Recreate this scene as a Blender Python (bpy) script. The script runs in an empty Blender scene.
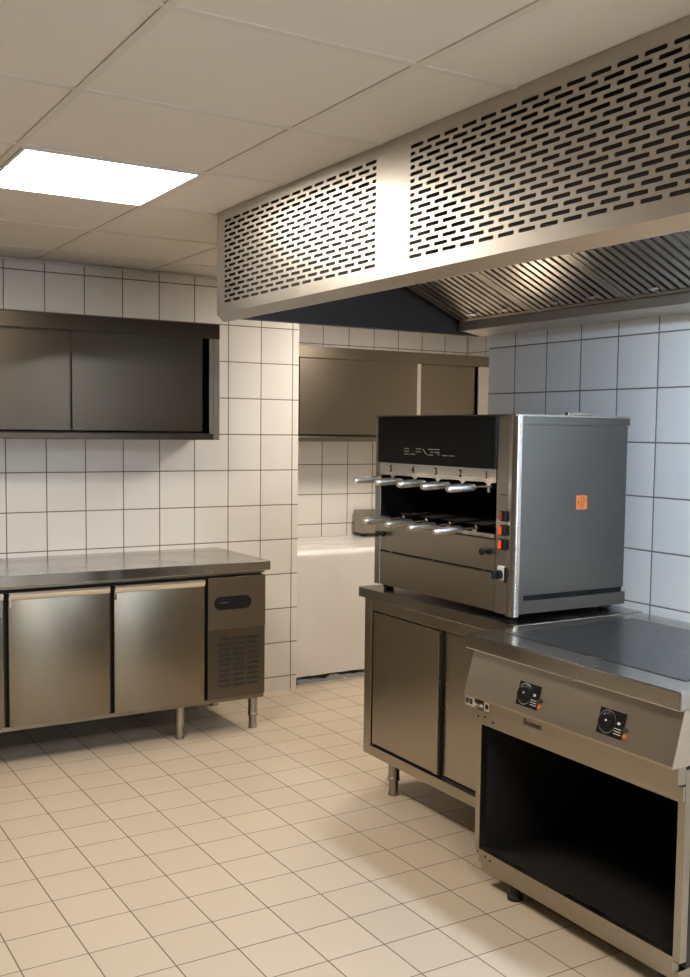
import bpy, bmesh, math, random
from mathutils import Vector, Matrix, noise
random.seed(4)
SC = bpy.context.scene
COL = SC.collection
H = 1.485                      # height of the tile row nearest eye level

# ------------------------------------------------------------------ materials
def new_mat(name):
    m = bpy.data.materials.new(name); m.use_nodes = True
    nt = m.node_tree; b = nt.nodes['Principled BSDF']
    return m, nt, b

def simple(name, col, rough=.5, metal=0, emit=None, strength=0, coat=0):
    m, nt, b = new_mat(name)
    b.inputs['Base Color'].default_value = (*col, 1)
    b.inputs['Roughness'].default_value = rough
    b.inputs['Metallic'].default_value = metal
    b.inputs['Coat Weight'].default_value = coat
    if emit:
        b.inputs['Emission Color'].default_value = (*emit, 1)
        b.inputs['Emission Strength'].default_value = strength
    # faint unevenness of the surface
    n = nt.nodes.new('ShaderNodeTexNoise'); n.inputs['Scale'].default_value = 40
    g = nt.nodes.new('ShaderNodeNewGeometry'); nt.links.new(g.outputs['Position'], n.inputs['Vector'])
    mr = nt.nodes.new('ShaderNodeMapRange')
    mr.inputs['To Min'].default_value = max(0, rough-.05); mr.inputs['To Max'].default_value = min(1, rough+.05)
    nt.links.new(n.outputs['Fac'], mr.inputs['Value']); nt.links.new(mr.outputs['Result'], b.inputs['Roughness'])
    return m

def steel(name, col=(.50, .46, .40), rough=.28, scale=(3, 3, 260), bump=.06, smudge=.03, metal=1.0, aniso=0):
    m, nt, b = new_mat(name)
    L = nt.links
    g = nt.nodes.new('ShaderNodeNewGeometry')
    mp = nt.nodes.new('ShaderNodeMapping'); mp.inputs['Scale'].default_value = scale
    L.new(g.outputs['Position'], mp.inputs['Vector'])
    n = nt.nodes.new('ShaderNodeTexNoise'); n.inputs['Scale'].default_value = 1; n.inputs['Detail'].default_value = 2
    L.new(mp.outputs['Vector'], n.inputs['Vector'])
    bp = nt.nodes.new('ShaderNodeBump'); bp.inputs['Strength'].default_value = bump; bp.inputs['Distance'].default_value = .01
    L.new(n.outputs['Fac'], bp.inputs['Height']); L.new(bp.outputs['Normal'], b.inputs['Normal'])
    n2 = nt.nodes.new('ShaderNodeTexNoise'); n2.inputs['Scale'].default_value = 5; n2.inputs['Detail'].default_value = 4
    L.new(g.outputs['Position'], n2.inputs['Vector'])
    mr = nt.nodes.new('ShaderNodeMapRange')
    mr.inputs['From Min'].default_value = .3; mr.inputs['From Max'].default_value = .7
    mr.inputs['To Min'].default_value = max(.05, rough-smudge); mr.inputs['To Max'].default_value = rough+smudge
    L.new(n2.outputs['Fac'], mr.inputs['Value']); L.new(mr.outputs['Result'], b.inputs['Roughness'])
    b.inputs['Base Color'].default_value = (*col, 1)
    b.inputs['Metallic'].default_value = metal
    if aniso:                      # horizontal brushing smears reflections up and down
        b.inputs['Anisotropic'].default_value = aniso
        cv = nt.nodes.new('ShaderNodeCombineXYZ'); cv.inputs[2].default_value = 1
        L.new(cv.outputs[0], b.inputs['Tangent'])
    return m

def tiled(name, ua, va, u0, v0, su, sv, tile_col, grout_col, gw, rough, vary=.03, bump=.35, coat=0):
    """square tiles laid on world axes ua, va with grout lines through u0, v0"""
    m, nt, b = new_mat(name)
    L = nt.links
    def M(op, a, bb=None, c=None):
        n = nt.nodes.new('ShaderNodeMath'); n.operation = op
        for i, v in enumerate((a, bb, c)):
            if v is None: continue
            if isinstance(v, (int, float)): n.inputs[i].default_value = v
            else: L.new(v, n.inputs[i])
        return n.outputs[0]
    g = nt.nodes.new('ShaderNodeNewGeometry'); s = nt.nodes.new('ShaderNodeSeparateXYZ')
    L.new(g.outputs['Position'], s.inputs[0])
    def axis(a, o, sz):
        x = M('DIVIDE', M('SUBTRACT', s.outputs[a], o), sz)
        f = M('FRACT', x); cell = M('FLOOR', x)
        d = M('MULTIPLY', M('MINIMUM', f, M('SUBTRACT', 1.0, f)), sz)
        return d, cell
    du, cu = axis(ua, u0, su); dv, cv = axis(va, v0, sv)
    d = M('MINIMUM', du, dv)
    mr = nt.nodes.new('ShaderNodeMapRange'); mr.interpolation_type = 'SMOOTHSTEP'
    mr.inputs['From Min'].default_value = gw*.35; mr.inputs['From Max'].default_value = gw*.65
    L.new(d, mr.inputs['Value'])
    cmb = nt.nodes.new('ShaderNodeCombineXYZ'); L.new(cu, cmb.inputs[0]); L.new(cv, cmb.inputs[1])
    wn = nt.nodes.new('ShaderNodeTexWhiteNoise'); wn.noise_dimensions = '2D'; L.new(cmb.outputs[0], wn.inputs['Vector'])
    nz = nt.nodes.new('ShaderNodeTexNoise'); nz.inputs['Scale'].default_value = 14; nz.inputs['Detail'].default_value = 5
    L.new(g.outputs['Position'], nz.inputs['Vector'])
    val = M('ADD', M('MULTIPLY', wn.outputs['Value'], vary*2), M('ADD', 1-vary*1.5, M('MULTIPLY', nz.outputs['Fac'], vary)))
    hs = nt.nodes.new('ShaderNodeHueSaturation'); hs.inputs['Color'].default_value = (*tile_col, 1); L.new(val, hs.inputs['Value'])
    mx = nt.nodes.new('ShaderNodeMix'); mx.data_type = 'RGBA'
    L.new(mr.outputs['Result'], mx.inputs['Factor']); mx.inputs[6].default_value = (*grout_col, 1); L.new(hs.outputs['Color'], mx.inputs[7])
    L.new(mx.outputs[2], b.inputs['Base Color'])
    rr = M('ADD', M('MULTIPLY', M('SUBTRACT', 1.0, mr.outputs['Result']), .8-rough), M('ADD', rough-.04, M('MULTIPLY', nz.outputs['Fac'], .08)))
    L.new(rr, b.inputs['Roughness'])
    bp = nt.nodes.new('ShaderNodeBump'); bp.inputs['Strength'].default_value = bump; bp.inputs['Distance'].default_value = .003
    sm = nt.nodes.new('ShaderNodeMapRange'); sm.interpolation_type = 'SMOOTHSTEP'
    sm.inputs['From Min'].default_value = 0; sm.inputs['From Max'].default_value = gw*1.3; L.new(d, sm.inputs['Value'])
    L.new(sm.outputs['Result'], bp.inputs['Height']); L.new(bp.outputs['Normal'], b.inputs['Normal'])
    b.inputs['Coat Weight'].default_value = coat
    return m

TC = (.76, .73, .69); GC = (.16, .125, .09)
MT_A = tiled('wall_tile_back', 0, 2, 0, H, .2, .2, TC, GC, .0055, .22)
MT_B = tiled('wall_tile_recess', 0, 2, 2.2315, H, .2, .2, TC, GC, .0055, .22)
MT_C = tiled('wall_tile_right', 1, 2, -1.8132, H, .2, .2, (.74, .735, .73), (.16, .14, .12), .0055, .22)
MT_D = tiled('wall_tile_side', 1, 2, .76, H, .2, .2, TC, GC, .0055, .22)
MT_F = tiled('floor_tile', 0, 1, .8109, -1.843, .1923, .1923, (.55, .455, .34), (.13, .10, .075), .0038, .36, vary=.03)
M_CEIL = simple('ceiling_board', (.78, .73, .675), .9)
M_GRID = simple('ceiling_rail', (.72, .67, .61), .7)
M_PLAIN = simple('dimmed_plaster_left', (.13, .115, .095), .85)  # unseen left wall, darkened so the steel reflects less light
M_FRONT = simple('dimmed_plaster_front', (.15, .135, .115), .85)  # unseen front wall, colour dimmed to keep steel reflections dark
M_DPLAIN = simple('dark_paint', (.10, .085, .07), .8)
M_STEEL = steel('brushed_steel', (.38, .345, .295), rough=.33, bump=.03, aniso=.7)
M_STEEL_B = steel('brushed_steel_bright', (.62, .58, .52), .22)
M_HOOD = steel('hood_steel', (.50, .47, .43), .38, (3, 3, 260), .03)
M_HOODIN = simple('dark_and_hood_shade', (.030, .026, .022), .6)  # shade inside the steel hood put into the colour; serves other dark parts
M_TROUGH = steel('trough_steel', (.60, .56, .50), .5, bump=.02)
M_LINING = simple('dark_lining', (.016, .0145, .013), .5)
M_BAFFLE = steel('baffle_steel', (.50, .45, .38), .30, (260, 3, 3), .04)
M_TOP = steel('worktop_steel', (.48, .45, .41), .22, (3, 200, 3), .02, .06)
M_DOOR = steel('door_steel', (.40, .355, .285), .30, (3, 3, 260), .03, aniso=.4)
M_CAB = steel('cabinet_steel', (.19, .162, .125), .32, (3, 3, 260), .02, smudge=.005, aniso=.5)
M_CAB_SHADED = steel('shaded_cabinet_steel', (.080, .063, .045), .30, (3, 3, 260), .02, smudge=.01, aniso=.4)  # same cabinet steel, its dark reflections put into the colour
M_FRIDGE = steel('refrigerator_steel', (.27, .232, .178), .34, (3, 3, 260), .02, smudge=.015, aniso=.3)
M_PANEL = steel('warm_panel_steel', (.56, .485, .395), .36, (3, 3, 260), .02)
M_SIDE = steel('side_steel', (.18, .172, .158), .36, (4, 4, 120), .03, .05)
M_CHROME = steel('polished_chrome', (.80, .78, .75), .20, (40, 40, 40), .01, .03)
M_BLACK = simple('black_plastic', (.012, .012, .012), .4)
M_BLKPANEL = simple('black_enamel', (.005, .005, .005), .42)
M_CAV = simple('deep_black', (.006, .006, .006), .6)  # plain near-black for the fire chamber and vent slot
M_DARK = simple('dark_gap', (.02, .018, .015), .7)
M_RED = simple('red_lit_plastic', (.85, .06, .01), .35, emit=(1, .10, .01), strength=.35)
M_REDOFF = simple('dull_red_plastic', (.35, .05, .02), .4)
M_WHITE = simple('white_plastic', (.75, .75, .73), .4)
M_ORANGE = simple('orange_sticker', (.62, .17, .035), .6)
M_OPRINT = simple('brown_print', (.20, .05, .01), .6)
M_INK = simple('dark_ink', (.03, .025, .02), .6)
M_LOGO = simple('grey_lettering', (.30, .28, .25), .4)
M_RUB = simple('black_rubber', (.015, .015, .015), .7)
M_GRIDDLE = simple('griddle_plate', (.10, .10, .10), .30, metal=.9)
M_LIGHT = simple('light_diffuser', (.9, .9, .88), .5, emit=(1.0, .895, .77), strength=38)
M_COOL = simple('added_tube_diffuser', (.9, .9, .9), .5, emit=(.66, .81, 1.0), strength=140)
M_PANE = simple('added_daylight_pane', (.8, .85, .9), .5, emit=(.70, .85, 1.0), strength=9)  # glowing pane of the added window
M_HANDLE = steel('satin_steel', (.80, .78, .74), .34, (20, 20, 20), .01)
for mm in (M_BLKPANEL, M_BLACK, M_CAV): mm.node_tree.nodes['Principled BSDF'].inputs['Specular IOR Level'].default_value = .18

def film_mat():
    m, nt, b = new_mat('white_plastic_film')
    b.inputs['Base Color'].default_value = (.74, .71, .68, 1)
    b.inputs['Roughness'].default_value = .22
    g = nt.nodes.new('ShaderNodeNewGeometry')
    mp = nt.nodes.new('ShaderNodeMapping'); mp.inputs['Scale'].default_value = (3, 3, 2.0)
    nt.links.new(g.outputs['Position'], mp.inputs['Vector'])
    n = nt.nodes.new('ShaderNodeTexNoise'); n.inputs['Scale'].default_value = 1; n.inputs['Detail'].default_value = 2; n.inputs['Distortion'].default_value = .3
    nt.links.new(mp.outputs['Vector'], n.inputs['Vector'])
    bp = nt.nodes.new('ShaderNodeBump'); bp.inputs['Strength'].default_value = .4; bp.inputs['Distance'].default_value = .05
    nt.links.new(n.outputs['Fac'], bp.inputs['Height']); nt.links.new(bp.outputs['Normal'], b.inputs['Normal'])
    return m
M_FILM = film_mat()
def clear_film():
    m, nt, b = new_mat('clear_plastic_film')
    b.inputs['Base Color'].default_value = (.85, .85, .84, 1); b.inputs['Roughness'].default_value = .15
    b.inputs['Alpha'].default_value = .22
    return m
M_CLEAR = clear_film()

# ------------------------------------------------------------------ mesh helpers
def box(bm, x0, x1, y0, y1, z0, z1, bev=0):
    if x0 > x1: x0, x1 = x1, x0
    if y0 > y1: y0, y1 = y1, y0
    if z0 > z1: z0, z1 = z1, z0
    v = [bm.verts.new((x, y, z)) for x in (x0, x1) for y in (y0, y1) for z in (z0, z1)]
    fs = [bm.faces.new([v[i] for i in f]) for f in ((0, 1, 3, 2), (4, 6, 7, 5), (0, 4, 5, 1), (2, 3, 7, 6), (0, 2, 6, 4), (1, 5, 7, 3))]
    if bev:
        es = list({e for f in fs for e in f.edges})
        bmesh.ops.bevel(bm, geom=es, offset=bev, segments=2, affect='EDGES', profile=.5)

def prism(bm, pts, axis, a, b):
    """extrude a 2-D outline along an axis (0, 1 or 2) from a to b; outline in the other two axes, in order"""
    def P(p, t):
        q = list(p); q.insert(axis, t); return q
    A = [bm.verts.new(P(p, a)) for p in pts]; B = [bm.verts.new(P(p, b)) for p in pts]
    n = len(pts)
    bm.faces.new(A); bm.faces.new(B[::-1])
    for i in range(n):
        bm.faces.new([A[i], B[i], B[(i+1) % n], A[(i+1) % n]])

def lathe(bm, prof, o, d, seg=20):
    """revolve (radius, distance) pairs about the line from o in direction d"""
    d = Vector(d).normalized(); o = Vector(o)
    a = d.orthogonal().normalized(); b = d.cross(a)
    rings = []
    for r, t in prof:
        c = o+d*t
        if r < 1e-6: rings.append([bm.verts.new(c)])
        else: rings.append([bm.verts.new(c+(a*math.cos(2*math.pi*i/seg)+b*math.sin(2*math.pi*i/seg))*r) for i in range(seg)])
    for p, q in zip(rings, rings[1:]):
        for i in range(seg):
            j = (i+1) % seg
            if len(p) == 1 and len(q) == 1: continue
            if len(p) == 1: bm.faces.new([p[0], q[i], q[j]])
            elif len(q) == 1: bm.faces.new([p[i], q[0], p[j]])
            else: bm.faces.new([p[i], q[i], q[j], p[j]])
    for r in (rings[0], rings[-1]):
        if len(r) > 1:
            try: bm.faces.new(r)
            except ValueError: pass

def make(name, fn, mat, parent=None, smooth=False, loc=None):
    bm = bmesh.new(); fn(bm)
    bmesh.ops.recalc_face_normals(bm, faces=bm.faces)
    org = Vector(loc) if loc is not None else (Vector(parent['_loc']) if parent is not None and '_loc' in parent else Vector((0, 0, 0)))
    bmesh.ops.translate(bm, verts=bm.verts, vec=-org)
    me = bpy.data.meshes.new(name); bm.to_mesh(me); bm.free()
    me.materials.append(mat)
    if smooth:
        for p in me.polygons: p.use_smooth = True
        try: me.set_sharp_from_angle(angle=math.radians(38))
        except Exception: pass
    o = bpy.data.objects.new(name, me); COL.objects.link(o)
    if parent is not None:
        o.parent = parent
        if parent.type == 'EMPTY': o.location = org-Vector(parent['_loc'])
        else: o.location = org-Vector(parent['_loc'])
    else: o.location = org
    o['_loc'] = tuple(org)
    return o

def B(name, dims, mat, parent=None, bev=0, smooth=False):
    return make(name, lambda bm: box(bm, *dims, bev=bev), mat, parent, smooth)

def thing(name, loc, label, cat, group=None):
    o = bpy.data.objects.new(name, None); COL.objects.link(o)
    o.empty_display_size = .05
    o.location = loc; o['_loc'] = tuple(loc)
    o['label'] = label; o['category'] = cat
    if group: o['group'] = group
    return o

def struct(name, fn, mat):
    o = make(name, fn, mat); o['kind'] = 'structure'; return o

def text(name, body, size, origin, mat, parent, mat3=None, depth=.0006):
    """raised or printed lettering; default faces -x and reads towards -y"""
    cu = bpy.data.curves.new(name, 'FONT'); cu.body = body; cu.size = size; cu.extrude = depth; cu.offset = size*.018
    cu.align_x = 'CENTER'; cu.align_y = 'CENTER'
    t = bpy.data.objects.new(name+'_tmp', cu)
    me = bpy.data.meshes.new_from_object(t)
    bpy.data.objects.remove(t)
    R = mat3 if mat3 else Matrix(((0, 0, -1), (-1, 0, 0), (0, 1, 0)))
    po = Vector(parent['_loc'])
    me.transform(Matrix.Translation(Vector(origin)-po) @ R.to_4x4())
    me.materials.clear(); me.materials.append(mat)
    o = bpy.data.objects.new(name, me); COL.objects.link(o); o.parent = parent
    o['_loc'] = tuple(po)
    return o

# ------------------------------------------------------------------ the room
CZ = .8549+H                     # ceiling height 2.34
XL, YB_, YF = -3.0, .7595, -7.2
XC = 1.5158; YC_END = -1.637; XA = 1.44; XD = 3.243
struct('floor', lambda bm: box(bm, XL-.1, XD+.1, YF-.1, YB_+.1, -.08, 0), MT_F)
struct('ceiling', lambda bm: box(bm, XL-.1, XD+.1, YF-.1, YB_+.1, CZ, CZ+.08), M_CEIL)
struct('wall_back', lambda bm: box(bm, XL, XA, 0, YB_, 0, CZ), MT_A)
struct('wall_recess', lambda bm: box(bm, XA, XD, YB_, YB_+.1, 0, CZ), MT_B)
struct('wall_right', lambda bm: box(bm, XC, XC+.14, YF, YC_END, 0, CZ), MT_C)
struct('wall_passage', lambda bm: box(bm, XD, XD+.1, YF, YB_+.1, 0, CZ), MT_D)
struct('wall_left', lambda bm: box(bm, XL-.1, XL, YF, YB_, 0, CZ), M_PLAIN)
struct('wall_front', lambda bm: box(bm, XL, XD, YF-.1, YF, 0, CZ), M_FRONT)
wn = make('added_window_1', lambda bm: (box(bm, -.30, .80, YF+.001, YF+.03, .80, .84), box(bm, -.30, .80, YF+.001, YF+.03, 2.16, 2.20), box(bm, -.30, -.26, YF+.001, YF+.03, .84, 2.16), box(bm, .76, .80, YF+.001, YF+.03, .84, 2.16)), M_WHITE)  # unseen window added to give cool daylight
wn['kind'] = 'structure'
B('pane', (-.26, .76, YF+.002, YF+.012, .84, 2.16), M_PANE, wn)

GX, GY, CP = -.0383, -2.7066, .5926
def grid(bm):
    w = .011
    x = GX-5*CP
    i = -5
    while GX+i*CP < XD:
        xx = GX+i*CP
        if xx > XL: box(bm, xx-w, xx+w, YF, YB_ if xx > XA else -.001, CZ-.004, CZ+.001)
        i += 1
    j = -8
    while GY+j*CP < YB_:
        yy = GY+j*CP
        if yy > YF: box(bm, XL, XD if yy < 0 else XD, yy-w, yy+w, CZ-.0035, CZ+.001) if yy < 0 else box(bm, XA, XD, yy-w, yy+w, CZ-.0035, CZ+.001)
        j += 1
struct('trim_1', grid, M_GRID)
# shadow-gap angle where the ceiling meets the tiled wall
struct('trim_2', lambda bm: box(bm, XL, XA, -.018, -.0005, CZ-.012, CZ-.0045), M_GRID)

def ceiling_light(i, j, label):
    x0, x1 = GX+i*CP+.012, GX+(i+1)*CP-.012; y0, y1 = GY+j*CP+.012, GY+(j+1)*CP-.012
    t = thing('ceiling_light', ((x0+x1)/2, (y0+y1)/2, CZ-.008), label, 'light')
    def fr(bm):
        w = .012; a, b = CZ-.008, CZ-.0002
        box(bm, x0, x1, y0, y0+w, a, b); box(bm, x0, x1, y1-w, y1, a, b)
        box(bm, x0, x0+w, y0+w, y1-w, a, b); box(bm, x1-w, x1, y0+w, y1-w, a, b)
    make('light_frame', fr, M_WHITE, t)
    B('diffuser', (x0+.012, x1-.012, y0+.012, y1-.012, CZ-.0055, CZ-.0003), M_LIGHT, t)
ceiling_light(-1, 1, 'square white recessed ceiling light panel, lit, in view above the wall cabinet')
ceiling_light(-1, -4, 'unseen square lit ceiling light panel, added beside the near end of the exhaust hood')  # extra panel out of view, added for more light
ceiling_light(3, 3, 'unseen square lit ceiling light panel, added over the passage beyond the hood')  # out of view, added to light the recess

# ------------------------------------------------------------------ exhaust hood
HX, HY0, HY1, HZ = .245, -1.552, -4.62, 1.955
hood = thing('exhaust_hood', (HX, (HY0+HY1)/2, 1.93), 'large stainless steel canopy exhaust hood with perforated front hung over the grill', 'exhaust hood')
HB = XC-.004
SEC = [(-1.612, -2.694), (-2.852, -3.934)]           # perforated stretches of the front
PITCH, RP, Z0P = .0773, .01865, 1.9985
NR = 17
def slotted(bm, ya, yb):
    n = int(round((ya-yb)/PITCH)); pitch = (ya-yb)/n
    def cell(yl, yr, zb, zt):
        w = yl-yr; m = .0085; hh = (zt-zb)/2; r = .0052; c = (zb+zt)/2
        yL, yR = yl-m, yr+m
        out = [(yl, zb), (yl, zt), ((yl+yr)/2, zt), (yr, zt), (yr, zb), ((yl+yr)/2, zb)]
        k = .0025
        inn = [(yL, c-r+k), (yL, c+r-k), (yL-k, c+r), (yR+k, c+r), (yR, c+r-k), (yR, c-r+k), (yR+k, c-r), (yL-k, c-r)]
        V = lambda p, x: bm.verts.new((x, p[0], p[1]))
        o = [V(p, HX) for p in [(yl, zb), (yl, zt), (yr, zt), (yr, zb)]]
        i = [V(p, HX) for p in inn]; b = [V(p, HX+.0022) for p in inn]
        bm.faces.new([o[0], o[1], i[1], i[0]]); bm.faces.new([o[1], i[2], i[1]])
        bm.faces.new([o[1], o[2], i[3], i[2]]); bm.faces.new([o[2], i[4], i[3]])
        bm.faces.new([o[2], o[3], i[5], i[4]]); bm.faces.new([o[3], i[6], i[5]])
        bm.faces.new([o[3], o[0], i[7], i[6]]); bm.faces.new([o[0], i[0], i[7]])
        for q in range(8):
            bm.faces.new([i[q], i[(q+1) % 8], b[(q+1) % 8], b[q]])
    for r in range(NR):
        zb = Z0P-RP/2+r*RP; zt = zb+RP
        if r % 2 == 0:
            for k in range(n): cell(ya-k*pitch, ya-(k+1)*pitch, zb, zt)
        else:
            cell(ya, ya-pitch/2, zb, zt)
            for k in range(n-1): cell(ya-(k+.5)*pitch, ya-(k+1.5)*pitch, zb, zt)
            cell(yb+pitch/2, yb, zb, zt)
    bmesh.ops.remove_doubles(bm, verts=bm.verts, dist=1e-5)
for ya, yb in SEC:
    make('perforated_panel', lambda bm: slotted(bm, ya, yb), M_HOOD, hood)
zp0, zp1 = Z0P-RP/2, Z0P-RP/2+NR*RP
def face(bm):
    t = .0022
    box(bm, HX, HX+t, HY1, HY0, HZ, zp0); box(bm, HX, HX+t, HY1, HY0, zp1, CZ-.002)
    for a, b in ((HY0, SEC[0][0]), (SEC[0][1], SEC[1][0]), (SEC[1][1], HY1)): box(bm, HX, HX+t, b, a, zp0, zp1)
make('front_panel', face, M_HOOD, hood)
make('bottom_lip', lambda bm: prism(bm, [(HX, HZ), (HX+.028, HZ-.027), (HX+.034, HZ-.027), (HX+.034, HZ+.012), (HX+.0022, HZ+.012)], 1, HY1, HY0), M_HOOD, hood)
def end_panel(y0, y1):
    def f(bm):
        box(bm, HX+.0022, HB, y0, y1, HZ-.005, CZ-.002)
        box(bm, HX+.034, HB, y0-.0 if y0 < -3 else y0-.03, y1 if y0 > -3 else y1+.03, HZ-.012, HZ-.005)
    return f
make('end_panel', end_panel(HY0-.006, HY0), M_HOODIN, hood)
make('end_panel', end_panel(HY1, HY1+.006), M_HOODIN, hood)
B('slot_shade_sheet', (HX+.09, HX+.095, HY1+.01, HY0-.01, HZ+.02, CZ-.004), M_HOODIN, hood)  # dark sheet standing for the shade behind the slots
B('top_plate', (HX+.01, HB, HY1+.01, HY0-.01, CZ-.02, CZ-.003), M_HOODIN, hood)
# grease trough along the wall
def trough(bm):
    prism(bm, [(1.385, 1.957), (1.385, 2.0), (1.389, 2.0), (1.389, 1.961), (HB, 1.945), (HB, 1.941)], 1, HY1+.01, HY0-.035)
make('grease_trough', trough, M_TROUGH, hood)
B('filter_rail', (1.375, 1.384, HY1+.01, HY0-.05, 1.993, 2.0), M_HOODIN, hood)
# baffle filters: inclined cassettes, each slat a folded channel running down the slope
SL = math.atan(.437)
FW = .492
def baffle(yc):
    """one filter cassette centred on y = yc; lies on the line from (1.385, 1.99) rising towards the room"""
    t = Vector((-math.cos(SL), 0, math.sin(SL))); nrm = Vector((-math.sin(SL), 0, -math.cos(SL)))   # nrm points down and out
    o = Vector((1.378, yc, 1.996)); Lf = .80
    def P(u, y, w): return o+t*u+Vector((0, y, 0))+nrm*w
    def bx(bm, u0, u1, y0, y1, w0, w1):
        v = [bm.verts.new(P(u, y, w)) for u in (u0, u1) for y in (y0, y1) for w in (w0, w1)]
        for f in ((0, 1, 3, 2), (4, 6, 7, 5), (0, 4, 5, 1), (2, 3, 7, 6), (0, 2, 6, 4), (1, 5, 7, 3)): bm.faces.new([v[i] for i in f])
    hw = FW/2
    def frame(bm):
        bx(bm, 0, Lf, -hw, -hw+.022, -.03, .004); bx(bm, 0, Lf, hw-.022, hw, -.03, .004)
        bx(bm, 0, .02, -hw+.022, hw-.022, -.03, .003); bx(bm, Lf-.02, Lf, -hw+.022, hw-.022, -.03, .003)
    fr = make('filter_frame', frame, M_BAFFLE, hood)
    def slats(bm):
        n = 11; pw = (FW-.044)/n
        for k in range(n):
            y = -hw+.022+pw*(k+.5); a = pw*.30
            # front channel, slightly cranked
            pts = [(-a, -.010), (-a, 0), (a, 0), (a, -.010), (a-.002, -.010), (a-.002, -.002), (-a+.002, -.002), (-a+.002, -.010)]
            A = [bm.verts.new(P(.02, y+p[0], p[1])) for p in pts]; Bv = [bm.verts.new(P(Lf-.02, y+p[0], p[1])) for p in pts]
            for i in range(8): bm.faces.new([A[i], Bv[i], Bv[(i+1) % 8], A[(i+1) % 8]])
            bx(bm, .02, Lf-.02, y+pw*.5-pw*.22, y+pw*.5+pw*.22, -.040, -.038) if k < n-1 else None
    make('baffle_slats', slats, M_BAFFLE, fr)
    for y in (-.1, .1):
        for u in (.05, .62):
            make('filter_handle', lambda bm: bx(bm, u, u+.012, y-.022, y+.022, .004, .010), M_CHROME, fr)
yy = HY0-.045-.02
while yy-FW > HY1:
    baffle(yy-FW/2); yy -= FW+.006
# plate closing the top of the filter bank
B('filter_rail', (.628, .64, HY1+.01, HY0-.05, 2.30, CZ-.021), M_HOODIN, hood)
# unseen tube light added under the near end for cool light
ul = thing('added_hood_lamp', (.95, -3.85, 2.10), 'unseen cool white tube lamp added for its light under the near end of the exhaust hood', 'lamp')
make('lamp_housing', lambda bm: box(bm, .90, 1.0, -4.4, -3.3, 2.118, 2.16, .005), M_WHITE, ul)
make('lamp_tube', lambda bm: box(bm, .905, .995, -4.38, -3.32, 2.085, 2.117, .01), M_COOL, ul)

# ------------------------------------------------------------------ wall cabinets
def wall_cabinet(name, x0, x1, yb, yf, z0, z1, parts, label, mt):
    t = thing(name, ((x0+x1)/2, (yb+yf)/2, z0), label, 'wall cabinet', 'stainless wall cabinets')
    # carcass: top, bottom, sides, back
    def car(bm):
        box(bm, x0, x1, yf+.0125, yb, z1-.02, z1); box(bm, x0, x1, yf+.0125, yb, z0, z0+.028)
        box(bm, x0, x0+.02, yf+.0125, yb, z0+.028, z1-.02); box(bm, x1-.02, x1, yf+.0125, yb, z0+.028, z1-.02)
        box(bm, x0+.02, x1-.02, yb-.01, yb, z0+.028, z1-.02)
    make('carcass', car, mt, t)
    B('fascia', (x0, x1, yf, yf+.012, z1-.073, z1-.0005), mt, t, .002)
    B('side_frame', (x1-.034, x1, yf, yf+.012, z0+.001, z1-.0735), M_STEEL, t, .002)
    B('side_frame', (x0, x0+.034, yf, yf+.012, z0+.001, z1-.0735), M_STEEL, t, .002)
    B('bottom_lip', (x0+.0345, x1-.0345, yf, yf+.008, z0+.001, z0+.030), mt, t, .002)
    B('door_track', (x0+.03, x1-.03, yf+.012, yf+.05, z0+.028, z0+.034), M_DARK, t)
    for (a, b, dy) in parts:
        d = B('sliding_door', (a, b, yf+.014+dy, yf+.028+dy, z0+.042, z1-.06), mt, t, .0015)
        B('door_strip', (a-.0001, a+.006, yf+.0128+dy, yf+.0142+dy, z0+.043, z1-.061), mt, d)
    return t
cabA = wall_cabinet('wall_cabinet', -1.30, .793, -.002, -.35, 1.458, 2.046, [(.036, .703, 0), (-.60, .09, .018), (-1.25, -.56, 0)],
                    'brushed steel wall cabinet with sliding doors above the refrigerated counter', M_CAB_SHADED)
B('door_stop', (.737, .7585, -.345, -.330, 1.49, 1.972), M_STEEL, cabA)
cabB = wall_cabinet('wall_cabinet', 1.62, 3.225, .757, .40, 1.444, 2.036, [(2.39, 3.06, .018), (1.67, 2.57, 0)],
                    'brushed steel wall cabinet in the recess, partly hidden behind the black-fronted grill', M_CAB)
B('door_strip', (2.555, 2.585, .4125, .4145, 1.49, 1.972), M_STEEL_B, cabB)  # bright strip standing for a soft highlight on the door
B('end_filler', (3.062, 3.19, .402, .41, 1.476, 1.962), M_STEEL_B, cabB)

# ------------------------------------------------------------------ refrigerated counter (left)
CT = .861
rc = thing('refrigerated_counter', (.0, -.33, 0), 'long stainless refrigerated counter on tube legs below the wall cabinet, black display at right', 'refrigerated counter')
XL0 = -1.62; XR0 = .934
B('worktop', (XL0, XR0, -.66, -.002, CT-.048, CT), M_TOP, rc, .003)
def body(bm):
    box(bm, XL0+.02, XR0-.02, -.60, -.02, .175, CT-.0485)
make('cabinet_body', body, M_DARK, rc)
B('front_rail', (XL0+.02, XR0-.02, -.632, -.6005, CT-.062, CT-.049), M_FRIDGE, rc)
B('bottom_rail', (XL0+.02, XR0-.02, -.628, -.6005, .163, .182), M_FRIDGE, rc)
def fdoor(x0, x1):
    d = make('door', lambda bm: box(bm, x0, x1, -.648, -.602, .184, .770, .004), M_FRIDGE, rc, True)
    # rolled grip along the top edge
    def grip(bm):
        pts = [(-.649, .752), (-.660, .764), (-.664, .777), (-.656, .786), (-.640, .788), (-.640, .784), (-.653, .782), (-.658, .776), (-.655, .766), (-.645, .757)]
        prism(bm, pts, 0, x0+.002, x1-.002)
    make('door_grip', grip, M_CHROME, d, True)
    make('hinge_pin', lambda bm: box(bm, x0+.004, x0+.010, -.656, -.649, .72, .752, .001), M_CHROME, d)
fdoor(.132, .583)
fdoor(-.345, .112)
fdoor(-.822, -.365)
fdoor(-1.30, -.842)
B('pillar', (XL0+.02, -1.31, -.64, -.6005, .184, .788), M_FRIDGE, rc)
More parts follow.
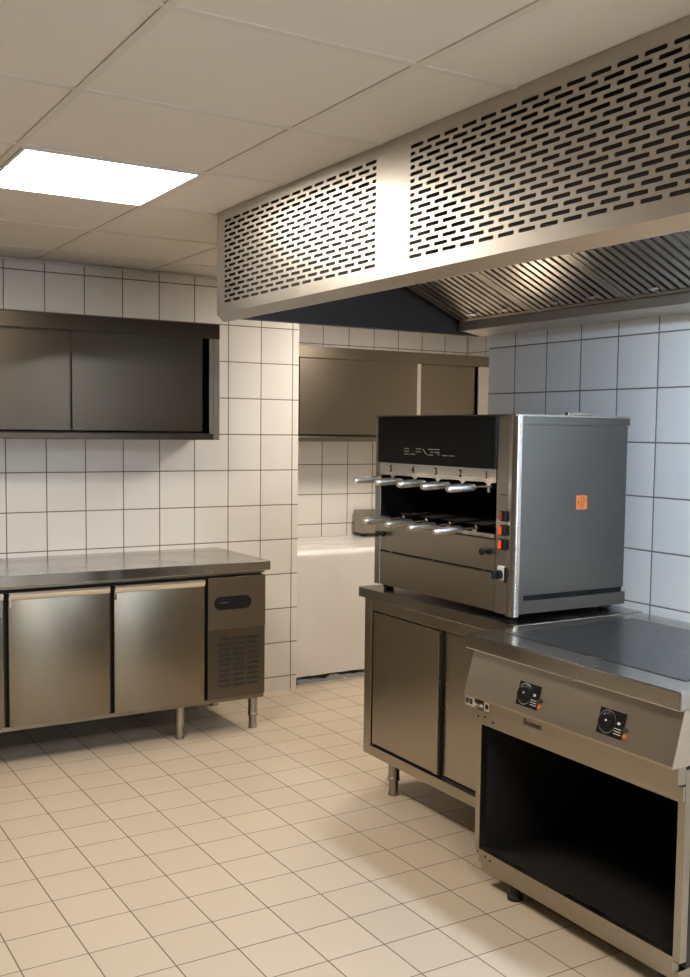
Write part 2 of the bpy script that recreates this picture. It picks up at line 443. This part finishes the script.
cp = B('control_panel', (.604, XR0-.02, -.645, -.6005, .533, .790), M_FRIDGE, rc, .002)
def cap(bm):
    r = .033; c = .662; xa, xb = .668, .80; pts = []
    for i in range(13):
        a = math.pi/2+math.pi*i/12; pts.append((xa+r*math.cos(a), c+r*math.sin(a)))
    for i in range(13):
        a = -math.pi/2+math.pi*i/12; pts.append((xb+r*math.cos(a), c+r*math.sin(a)))
    prism(bm, pts, 1, -.651, -.6455)
dsp = make('display', cap, M_BLACK, cp)
B('display_mark', (.660, .708, -.6518, -.6511, .663, .6655), M_LOGO, dsp)
B('compressor_grille', (.604, XR0-.02, -.640, -.6005, .184, .530), M_CAB, rc, .002)
def louv(bm):
    for c in range(3):
        for r in range(10):
            x = .664+c*.075; z = .475-r*.026
            box(bm, x, x+.062, -.6425, -.6405, z, z+.013)
make('louvres', louv, M_DARK, rc)
def tube_leg(bm, x, y, ztop):
    lathe(bm, [(.0, ztop), (.024, ztop), (.024, .078), (.026, .076), (.026, .064), (.020, .062), (.020, .012), (.023, .010), (.023, 0.001), (0, .001)], (x, y, 0), (0, 0, 1))
for lx in (.478, -.45, -1.45):
    for ly in (-.585, -.10):
        make('leg', lambda bm: tube_leg(bm, lx, ly, .174), M_STEEL, rc, True)
for ly in (-.585, -.10):
    make('leg', lambda bm: tube_leg(bm, .875, ly, .174), M_STEEL, rc, True)

# ------------------------------------------------------------------ wrapped counter in the recess
wc = thing('wrapped_counter', (2.0, .4, 0), 'low counter wrapped in white protective plastic film, standing in the recess', 'counter')
B('plinth', (XA+.02, 2.58, .075, .74, 0.001, .07), M_DARK, wc)
def film(bm):
    x0, x1, y0, y1, z0, z1 = XA+.006, 2.60, .05, .755, .052, .80
    nx, nz, ny = 50, 30, 22; r = .035
    def prof(s):     # s along: up the front, round the edge, back over the top
        pts = []
        return pts
    path = [(y0, z0+(z1-r-z0)*i/nz) for i in range(nz)]
    path += [(y0+r-r*math.cos(a), z1-r+r*math.sin(a)) for a in [math.pi/2*i/6 for i in range(7)]]
    path += [(y0+r+(y1-y0-r)*i/ny, z1) for i in range(1, ny+1)]
    rows = []
    for i in range(nx+1):
        x = x0+(x1-x0)*i/nx; row = []
        for (y, z) in path:
            v = Vector((x*3.1, y*6, z*2.1)); a = noise.noise(v+Vector((3, 1, 7)))*.007+noise.noise(v*3.3)*.003
            front = y <= y0+1e-6
            bot = noise.noise(Vector((x*9, 0, 2)))*.007 if z < z0+.02 and front else 0
            row.append(bm.verts.new((x, y-(a if front else 0), z+(a if not front else bot))))
        rows.append(row)
    for i in range(nx):
        for j in range(len(path)-1): bm.faces.new([rows[i][j], rows[i+1][j], rows[i+1][j+1], rows[i][j+1]])
    # ends
    for row in (rows[0], rows[-1]):
        low = bm.verts.new((row[0].co.x, y1, z0)); bm.faces.new([v for v in row]+[low])
make('film_cover', film, M_FILM, wc, True)
B('counter_box', (XA+.02, 2.58, .09, .74, .071, .76), M_WHITE, wc)
def scrap(bm):
    n = 60; pr = None
    for i in range(n+1):
        x = XA+.03+i*.018
        y = .045+.02*noise.noise(Vector((x*14, 3, 0))); z = .045+.03*noise.noise(Vector((x*17, 8, 0)))
        y2 = .02+.03*noise.noise(Vector((x*11, 5, 4)))
        cur = [bm.verts.new((x, y+.02, .035+.03*noise.noise(Vector((x*13, 9, 1))))), bm.verts.new((x, y, z*.5)), bm.verts.new((x, y2, .006+.012*abs(noise.noise(Vector((x*20, 0, 0))))))]
        if pr:
            for k in range(2): bm.faces.new([pr[k], cur[k], cur[k+1], pr[k+1]])
        pr = cur
make('loose_film', scrap, M_CLEAR, wc, True)

st = thing('steel_tray', (2.4, .66, .806), 'small open steel box lying on the wrapped counter beside the grill', 'tray')
def tray(bm):
    x0, x1 = 2.265, 2.62
    box(bm, x0, x1, .72, .724, .81, .978)
    box(bm, x0, x0+.004, .60, .72, .87, .978)
    box(bm, x0, x1, .60, .604, .825, .882); box(bm, x0, x1, .604, .72, .825, .829)
    box(bm, x1-.004, x1, .60, .72, .83, .978); box(bm, x0, x0+.004, .604, .72, .829, .87)
make('tray_body', tray, M_STEEL, st)
for x in (2.28, 2.58): B('tray_foot', (x, x+.03, .61, .71, .810, .8245), M_DARK, st)

# ------------------------------------------------------------------ stand with sliding doors
XS = .902
sd = thing('steel_cupboard', (1.2, -2.1, 0), 'stainless base cupboard with two sliding doors carrying the grill', 'cupboard')
B('worktop', (XS-.012, XC-.006, -2.585, -1.572, .815, .858), M_TOP, sd, .003)
def carc(bm):
    y0, y1 = -2.566, -1.606; x0, x1 = XS+.045, XC-.01
    box(bm, x0, x1, y0, y1, .15, .17); box(bm, x0, x1, y0, y0+.015, .17, .8145); box(bm, x0, x1, y1-.015, y1, .17, .8145)
    box(bm, x1-.012, x1, y0+.015, y1-.015, .17, .8145)
make('carcass', carc, M_STEEL, sd)
def ffr(bm):
    y0, y1 = -2.566, -1.606; a, b = XS, XS+.044
    box(bm, a, b, y0, y0+.04, .15, .8145, .002); box(bm, a, b, y1-.055, y1, .15, .8145, .002)
    box(bm, a, b, y0+.04, y1-.055, .15, .193, .002); box(bm, a, b, y0+.04, y1-.055, .768, .8145, .002)
make('front_frame', ffr, M_DOOR, sd)
B('door_track', (XS+.012, XS+.043, -2.52, -1.67, .193, .200), M_DARK, sd)
d1 = B('sliding_door', (XS-.002, XS+.011, -2.150, -1.678, .207, .762), M_DOOR, sd, .002)
B('door_grip', (XS-.008, XS-.0025, -2.150, -2.120, .208, .761), M_DOOR, d1, .0015)
d2 = B('sliding_door', (XS+.0115, XS+.030, -2.52, -2.13, .207, .762), M_DOOR, sd, .002)
B('door_gap_shade', (XS-.0005, XS+.0113, -2.155, -2.1505, .207, .762), M_DARK, d1)  # dark strip standing for the shade in the gap between doors
for lx in (XS+.055, XC-.07):
    for ly in (-1.762, -2.42):
        make('leg', lambda bm: tube_leg(bm, lx, ly, .1495), M_STEEL, sd, True)

# ------------------------------------------------------------------ rotisserie grill
GX0, GX1, GY0, GY1, GZ0, GZ1 = .96, 1.50, -1.598, -2.492, .878, 1.577
gr = thing('rotisserie_grill', (1.2, -2.06, .858), 'stainless countertop skewer grill with black hood front and numbered skewer slots, on the cupboard', 'grill')
def shell(bm):
    box(bm, GX0+.03, GX1, GY0-.02, GY0, GZ0, GZ1-.004)                 # far side
    box(bm, GX0+.03, GX1, -2.472, -2.40, GZ0, GZ1-.004)                 # near side housing
    box(bm, GX1-.02, GX1, -2.40, GY0-.02, GZ0, GZ1-.004)               # back
    box(bm, GX0+.03, GX1-.02, -2.40, GY0-.02, GZ0, 1.11)               # lower housing
    box(bm, GX0+.03, GX1-.02, -2.40, GY0-.02, 1.40, GZ1-.004)          # top housing
make('housing', shell, M_STEEL, gr)
def cav(bm):
    box(bm, GX0+.033, GX1-.022, -2.3985, -2.390, 1.112, 1.398); box(bm, GX0+.033, GX1-.022, GY0-.03, GY0-.0215, 1.112, 1.398)
    box(bm, GX1-.03, GX1-.022, -2.39, GY0-.03, 1.112, 1.398)
    box(bm, GX0+.033, GX1-.03, -2.39, GY0-.03, 1.112, 1.118); box(bm, GX0+.033, GX1-.03, -2.39, GY0-.03, 1.392, 1.398)
make('fire_chamber', cav, M_CAV, gr)
def racks(bm):
    for k in range(6):
        lathe(bm, [(.004, 0), (.004, .74)], (GX0+.10+k*.055, -2.38, 1.17), (0, 1, 0), 8)
    lathe(bm, [(.006, 0), (.006, .36)], (GX0+.06, -2.36, 1.19), (1, 0, 0), 8)
make('grate_bars', racks, M_HOODIN, gr, True)
B('front_post', (GX0-.006, GX0+.029, GY0-.040, GY0, GZ0, GZ1-.003), M_STEEL, gr, .002)
B('top_plate', (GX0-.004, GX1+.004, GY1+.004, GY0+.002, GZ1-.004, GZ1+.002), M_STEEL_B, gr)
B('top_handle', (1.20, 1.32, GY1+.012, GY1+.03, GZ1+.002, GZ1+.014), M_STEEL_B, gr, .003)
# black enamel hood front, near edge rounded
def bh(bm):
    y0, y1 = GY0-.042, -2.392; xf = GX0-.022; xb = GX0+.029
    r = .021; pts = [(xb, y0), (xf, y0)]
    for i in range(7):
        a = math.pi/2*i/6; pts.append((xf+r-r*math.cos(a), y1+r-r*math.sin(a)))
    pts.append((xb, y1))
    prism(bm, pts, 2, 1.388, 1.572)
hd = make('black_hood_panel', bh, M_BLKPANEL, gr, True)
hd['label'] = 'black enamelled panel with grey lettering'
LOGO = -1.834
def seg_logo(bm):
    x0, x1 = GX0-.0236, GX0-.0221
    ya = LOGO; w = .033; p = .0405; z0, z1 = 1.4262, 1.4478; t = .0028
    def hb(k, z, f0=0, f1=1): box(bm, x0, x1, ya-k*p-w*f0, ya-k*p-w*f1, z-t/2, z+t/2)
    zm = (z0+z1)/2
    hb(0, z1); hb(0, zm); hb(0, z0)                       # E
    hb(1, z0)                                             # L
    hb(2, z1); hb(2, zm)                                  # A
    y = ya-3*p                                            # N
    prism(bm, [(x0, y-.004), (x1, y-.004), (x1, y-.0075), (x0, y-.0075)], 2, z1, z1+.0001)
    v = []
    for x in (x0, x1):
        for (yy_, zz) in ((y-.004, z1), (y-.0072, z1), (y-w, z0), (y-w+.0032, z0)): v.append(bm.verts.new((x, yy_, zz)))
    bm.faces.new(v[:4]); bm.faces.new(v[4:][::-1])
    for i in range(4): bm.faces.new([v[i], v[(i+1) % 4], v[4+(i+1) % 4], v[4+i]])
    hb(4, z1); hb(4, zm, .5, 1); hb(4, z0)                # G
    hb(5, z1); hb(5, zm)                                  # R
    v = []; y = ya-5*p
    for x in (x0, x1):
        for (yy_, zz) in ((y-w*.5, zm), (y-w*.62, zm), (y-w, z0), (y-w*.88, z0)): v.append(bm.verts.new((x, yy_, zz)))
    bm.faces.new(v[:4]); bm.faces.new(v[4:][::-1])
    for i in range(4): bm.faces.new([v[i], v[(i+1) % 4], v[4+(i+1) % 4], v[4+i]])
    hb(6.25, z0); hb(7.3, z0)                                  # L L
make('lettering', seg_logo, M_LOGO, hd)
# numbered bar with five skewer hooks
SY = [-1.735, -1.892, -2.046, -2.200, -2.352]
def bar(bm):
    xa, xb = GX0-.010, GX0-.006
    box(bm, xa, xb, -2.392, GY0-.041, 1.338, 1.386)
    for y in SY:
        prism(bm, [(y+.022, 1.338), (y+.010, 1.332), (y+.006, 1.322), (y+.006, 1.302), (y-.006, 1.302), (y-.006, 1.322), (y-.010, 1.332), (y-.022, 1.338)], 0, xa, xb)
nb = make('number_bar', bar, M_STEEL_B, gr)
for y, s in zip(SY, '54321'):
    text('slot_number', s, .038, (GX0-.0108, y+.014, 1.363), M_INK, nb, depth=.0004)
LY = [-1.810, -1.968, -2.121, -2.278]
def lbar(bm):
    xa, xb = GX0-.012, GX0+.028
    box(bm, xa, xa+.012, -2.392, GY0-.041, 1.142, 1.156)
    for y in LY:
        box(bm, xa, xa+.004, y-.014, y+.014, 1.156, 1.163)
make('skewer_rest', lbar, M_STEEL_B, gr)
B('slot_gap', (GX0+.006, GX0+.028, -2.392, GY0-.041, 1.137, 1.150), M_DARK, gr)
pn = B('access_panel', (GX0-.004, GX0+.028, -2.388, GY0-.041, 1.024, 1.136), M_DOOR, gr, .0015)
for ky in (-1.665, -2.355):
    make('knob', lambda bm: lathe(bm, [(0, 0), (.012, 0), (.012, .006), (.006, .009), (.006, .02), (.011, .024), (.013, .032), (.010, .038), (0, .040)], (GX0-.005, ky, 1.092), (-1, 0, 0), 16), M_BLACK, pn, True)
dr = B('drip_drawer', (GX0-.004, GX0+.028, -2.388, GY0-.041, GZ0+.002, 1.016), M_DOOR, gr, .0015)
B('drawer_gap', (GX0+.004, GX0+.028, -2.388, GY0-.041, 1.0165, 1.0235), M_DARK, gr)
for y in (-1.72, -2.02, -2.33): make('screw', lambda bm: lathe(bm, [(.0045, 0), (.0045, .002), (0, .003)], (GX0-.0042, y, 1.02), (-1, 0, 0), 8), M_CHROME, gr)
cc = B('control_column', (GX0-.006, GX0+.029, -2.456, -2.3925, GZ0, GZ1-.005), M_STEEL, gr, .0015)
def rocker(z, m):
    s = B('switch', (GX0-.020, GX0-.0065, -2.4552, -2.426, z-.019, z+.019), M_BLACK, cc, .004)
    make('switch_rocker', lambda bm: prism(bm, [(GX0-.0205, z-.015), (GX0-.026, z-.012), (GX0-.023, z), (GX0-.022, z+.015), (GX0-.0205, z+.015)], 1, -2.4405, -2.428) , m, s)
rocker(1.225, M_REDOFF); rocker(1.175, M_RED); rocker(1.125, M_RED)
B('printed_mark', (GX0-.0070, GX0-.0062, -2.448, -2.418, 1.297, 1.300), M_INK, cc)
sw = B('rotary_switch', (GX0-.012, GX0-.0065, -2.450, -2.412, .998, 1.048), M_WHITE, cc, .002)
sw['label'] = 'white plate of the rotary switch'
make('switch_knob', lambda bm: (lathe(bm, [(.017, 0), (.017, .012), (.013, .016), (0, .016)], (GX0-.0122, -2.428, 1.018), (-1, 0, 0), 16), box(bm, GX0-.046, GX0-.026, -2.433, -2.423, 1.004, 1.032, .002)), M_BLACK, sw, True)
B('switch_side', (GX0-.012, GX0-.0065, -2.4550, -2.4505, .992, 1.045), M_BLACK, cc)
# rounded shiny corner post
def post(bm):
    r = .022; cx_, cy_ = GX0+.016, -2.470; pts = [(cx_+.006, -2.4565), (cx_-r, -2.4565)]
    for i in range(9):
        a = math.pi/2*i/8; pts.append((cx_-r*math.cos(a), cy_-r*math.sin(a)))
    pts.append((cx_+.006, cy_-r))
    prism(bm, pts, 2, GZ0-.004, GZ1)
make('corner_post', post, M_STEEL_B, gr, True)
sp = B('side_panel', (GX0+.047, GX1-.004, -2.484, -2.4725, .945, 1.542), M_SIDE, gr, .001)
def sf(bm):
    a, b = -2.490, -2.4725
    box(bm, GX0+.0225, GX1, a, b, 1.547, GZ1-.005); box(bm, GX0+.0225, GX1, a, b, GZ0+.004, .927); box(bm, GX0+.0225, GX0+.0435, a, b, .927, 1.547)
make('side_frame', sf, M_SIDE, gr)
B('vent_slot', (GX0+.05, GX1-.01, -2.480, -2.4725, .9275, .9445), M_CAV, gr)  # black strip, the slot's shade put into its colour
stk = B('warning_sticker', (1.247, 1.300, -2.4850, -2.4842, 1.242, 1.292), M_ORANGE, sp)
stk['label'] = 'small orange warning sticker'
def prn(bm):
    y0, y1 = -2.4856, -2.4851
    for k, w in enumerate((.020, .024, .030, .022, .020, .018)):
        box(bm, 1.265, 1.265+w, y0, y1, 1.285-k*.007, 1.288-k*.007)
    box(bm, 1.2555, 1.2585, y0, y1, 1.256, 1.280); box(bm, 1.2525, 1.2615, y0, y1, 1.2655, 1.2695)
make('sticker_print', prn, M_OPRINT, stk)
for fx in (GX0+.04, GX1-.05):
    for fy in (GY0-.045, -2.43):
        make('foot', lambda bm: lathe(bm, [(0, 0), (.016, 0), (.022, .004), (.024, .010), (.022, .0155), (.015, .0195), (0, .0195)], (fx, fy, .8585), (0, 0, 1), 16), M_RUB, gr, True)

# ------------------------------------------------------------------ skewers
def skewer(i, y, z, label, tipdz):
    t = thing('skewer', (GX0, y, z), label, 'skewer', 'skewers in the grill')
    d = Vector((-1, 0, tipdz)).normalized()
    o = Vector((GX0, y, z))
    make('handle', lambda bm: lathe(bm, [(0, .070), (.007, .070), (.0120, .078), (.0132, .11), (.0142, .178), (.0130, .188), (.0085, .195), (0, .197)], o, d, 20), M_HANDLE, t, True)
    make('rod', lambda bm: lathe(bm, [(.0035, -.38), (.0035, .0705)], o, d, 10), M_STEEL_B, t, True)
    make('collar', lambda bm: lathe(bm, [(0, -.008), (.008, -.006), (.009, 0), (.008, .006), (0, .008)], o, d, 14), M_CHROME, t, True)
for k, y in enumerate(SY):
    n = '54321'[k]
    skewer(k, y, 1.324, 'steel skewer with round-ended handle in the upper row, in slot number '+n, -.03)
for k, y in enumerate(LY):
    skewer(k, y, 1.172, ['steel-handled skewer in the lower row, the one furthest left', 'steel-handled skewer in the lower row, second from the left',
                         'steel-handled skewer in the lower row, third from the left', 'steel-handled skewer in the lower row, the one nearest the red switches'][k], -.05)

for o in COL.objects:
    if o.parent is None and (o is gr or o.name.startswith('skewer')): o.location += Vector((-.026, -.036, 0))

# ------------------------------------------------------------------ range / griddle
RY0, RY1 = -2.594, -3.494; RX = .675; RB = 1.49
rg = thing('cooking_range', (1.08, -3.04, 0), 'stainless griddle range with sloping control panel, black dial and open dark base', 'range')
B('range_top', (RX, RB, RY1, RY0, .806, .857), M_TOP, rg, .0045)
B('griddle_plate', (.785, RB-.12, RY1+.08, -2.672, .8572, .8590), M_GRIDDLE, rg)
def cpanel(bm):
    prism(bm, [(.735, .8055), (.705, .8055), (.666, .661), (.666, .6545), (.735, .6545)], 1, RY1+.01, RY0-.012)
rp = make('control_panel', cpanel, M_PANEL, rg)
# dial on the slope
sl = Vector((.039, 0, .1445)).normalized(); nr = Vector((-.1445, 0, .039)).normalized(); yv = Vector((0, -1, 0))
def SP(z, y, w):
    q = Vector((.666, y, .661))+sl*((z-.661)/sl.z)+nr*w; return q
def sbox(bm, z0, z1, y0, y1, w0, w1):
    v = [bm.verts.new(SP(z, y, w)) for z in (z0, z1) for y in (y0, y1) for w in (w0, w1)]
    for f in ((0, 1, 3, 2), (4, 6, 7, 5), (0, 4, 5, 1), (2, 3, 7, 6), (0, 2, 6, 4), (1, 5, 7, 3)): bm.faces.new([v[i] for i in f])
for q, yc in enumerate((-2.905, -3.25)):
    pl = make('dial_plate', lambda bm: sbox(bm, .682, .752, yc-.048, yc+.046, .0003, .003), M_BLACK, rp)
    make('dial', lambda bm: lathe(bm, [(0, .003), (.030, .003), (.030, .007), (.022, .012), (.020, .019), (0, .019)], SP(.718, yc+.012, 0), nr, 24), M_BLACK, pl, True)
    def ring(bm):
        lathe(bm, [(.0305, .0032), (.0305, .0046), (.033, .0046), (.033, .0032)], SP(.718, yc+.012, 0), nr, 28)
        sbox(bm, .735, .739, yc+.009, yc+.014, .0192, .021)
    make('dial_ring', ring, M_CHROME, pl, True)
    def dots(bm):
        lathe(bm, [(.003, .0192), (.003, .022), (0, .023)], SP(.722, yc+.002, 0), nr, 10)
        lathe(bm, [(.004, .003), (.004, .007), (0, .008)], SP(.722, yc-.032, 0), nr, 10)
        for k in range(3): sbox(bm, (.692+k*.007), (.694+k*.007), yc-.044, yc-.018, .0031, .0036)
    make('dial_mark', dots, M_WHITE, pl)
    make('pilot_lamp', lambda bm: lathe(bm, [(.006, .0003), (.006, .006), (.003, .009), (0, .009)], SP(.694, yc-.058, 0), nr, 12), M_RED if False else M_ORANGE, rp, True)
    make('indicator_button', lambda bm: lathe(bm, [(.007, .0003), (.007, .006), (.004, .009), (0, .009)], SP(.712, yc-.056, 0), nr, 12), M_HOODIN, rp, True)
# base frame
def bframe(bm):
    xa, xb = .722, .747
    box(bm, xa, xb, RY0-.036, RY0-.012, .12, .644); box(bm, xa, xb, RY1+.012, RY1+.036, .12, .644)
    box(bm, xa, xb, RY1+.036, RY0-.036, .552, .644)
    box(bm, xa, xb, RY1+.036, RY0-.036, .085, .128)
make('base_frame', bframe, M_DOOR, rg)
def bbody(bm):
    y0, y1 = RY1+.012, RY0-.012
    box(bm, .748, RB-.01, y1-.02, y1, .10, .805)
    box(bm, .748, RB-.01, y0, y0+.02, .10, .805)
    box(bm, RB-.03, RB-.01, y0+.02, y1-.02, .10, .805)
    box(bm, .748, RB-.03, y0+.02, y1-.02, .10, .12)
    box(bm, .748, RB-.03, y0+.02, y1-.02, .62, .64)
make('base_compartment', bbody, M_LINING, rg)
B('lower_rail', (.712, .7215, RY1+.012, RY0-.012, .560, .600), M_DOOR, rg, .002)
lr = B('name_rail', (.690, .7213, RY1+.012, RY0-.118, .606, .654), M_DOOR, rg, .002)
text('lettering', 'Bonnet', .028, (.6896, -2.915, .627), M_INK, lr, depth=.0004)
def hinge(bm):
    box(bm, .703, .7215, RY0-.062, RY0-.014, .606, .640); 
def brk(bm):
    box(bm, .655, .721, RY0-.013, RY0-.010, .612, .643); box(bm, .652, .656, RY0-.075, RY0-.013, .612, .643)
bk = make('hinge_bracket', lambda bm: box(bm, .668, .7215, RY0-.060, RY0-.012, .622, .654, .002), M_CHROME, rg)
make('bracket_hole', lambda bm: (lathe(bm, [(.009, 0), (.009, .001), (0, .001)], (.668, RY0-.026, .638), (-1, 0, 0), 14), box(bm, .6665, .6679, RY0-.052, RY0-.040, .630, .646)), M_DARK, bk)
make('bracket_bolt', lambda bm: lathe(bm, [(0, -.004), (.008, 0), (.009, .008), (.006, .014), (0, .016)], (.700, RY0-.073, .628), (-1, 0, 0), 12), M_CHROME, rg, True)
b2 = make('hinge_bracket', lambda bm: box(bm, .690, .7215, RY0-.115, RY0-.085, .612, .644, .002), M_CHROME, rg)
make('bracket_hole', lambda bm: lathe(bm, [(.008, 0), (.008, .001), (0, .001)], (.690, RY0-.1, .629), (-1, 0, 0), 14), M_DARK, b2)
for (y, z) in ((-2.66, .585), (-2.70, .575), (-2.625, .118), (-2.665, .113), (-2.69, .108), (-2.625, .58)):
    make('screw', lambda bm: lathe(bm, [(.004, 0), (.004, .0015), (0, .002)], (.7218 if z < .56 else .7118, y, z), (-1, 0, 0), 8), M_DARK, rg)
B('plinth', (.738, RB-.03, RY1+.03, RY0-.03, .055, .0845), M_DOOR, rg)
for lx in (.765, RB-.08):
    for ly in (RY0-.175, RY1+.10):
        make('foot', lambda bm: lathe(bm, [(0, 0), (.026, 0), (.026, .012), (.018, .016), (.018, .0545), (0, .0545)], (lx, ly, 0.0005), (0, 0, 1), 16), M_RUB, rg, True)

# ------------------------------------------------------------------ clean up helper properties
for o in list(bpy.data.objects):
    if '_loc' in o: del o['_loc']

# ------------------------------------------------------------------ world, camera, view
w = bpy.data.worlds.new('World'); SC.world = w; w.use_nodes = True
w.node_tree.nodes['Background'].inputs['Color'].default_value = (1, .85, .7, 1)
w.node_tree.nodes['Background'].inputs['Strength'].default_value = .02

cam = bpy.data.cameras.new('camera'); co = bpy.data.objects.new('camera', cam); COL.objects.link(co)
f, px, py, yaw, pit, rol = 1035.5332, 357.4337, 507.231, .5516, -.0742, .0124
cam.sensor_fit = 'VERTICAL'; cam.sensor_height = 24; cam.sensor_width = 24*690/977
cam.lens = f/977*24
cam.shift_x = (345-px)/977; cam.shift_y = (py-488.5)/977
fw = Vector((math.sin(yaw)*math.cos(pit), math.cos(yaw)*math.cos(pit), math.sin(pit)))
rt = Vector((math.cos(yaw), -math.sin(yaw), 0)); up = rt.cross(fw)
r2 = rt*math.cos(rol)+up*math.sin(rol); u2 = -rt*math.sin(rol)+up*math.cos(rol)
Mx = Matrix((r2, u2, -fw)).transposed().to_4x4(); Mx.translation = Vector((-1.4007, -5.2778, .0322+H))
co.matrix_world = Mx
cam.clip_start = .02
SC.camera = co
vs = SC.view_settings
vs.view_transform = 'Standard'; vs.look = 'None'; vs.exposure = 0; vs.gamma = 1; vs.use_curve_mapping = False
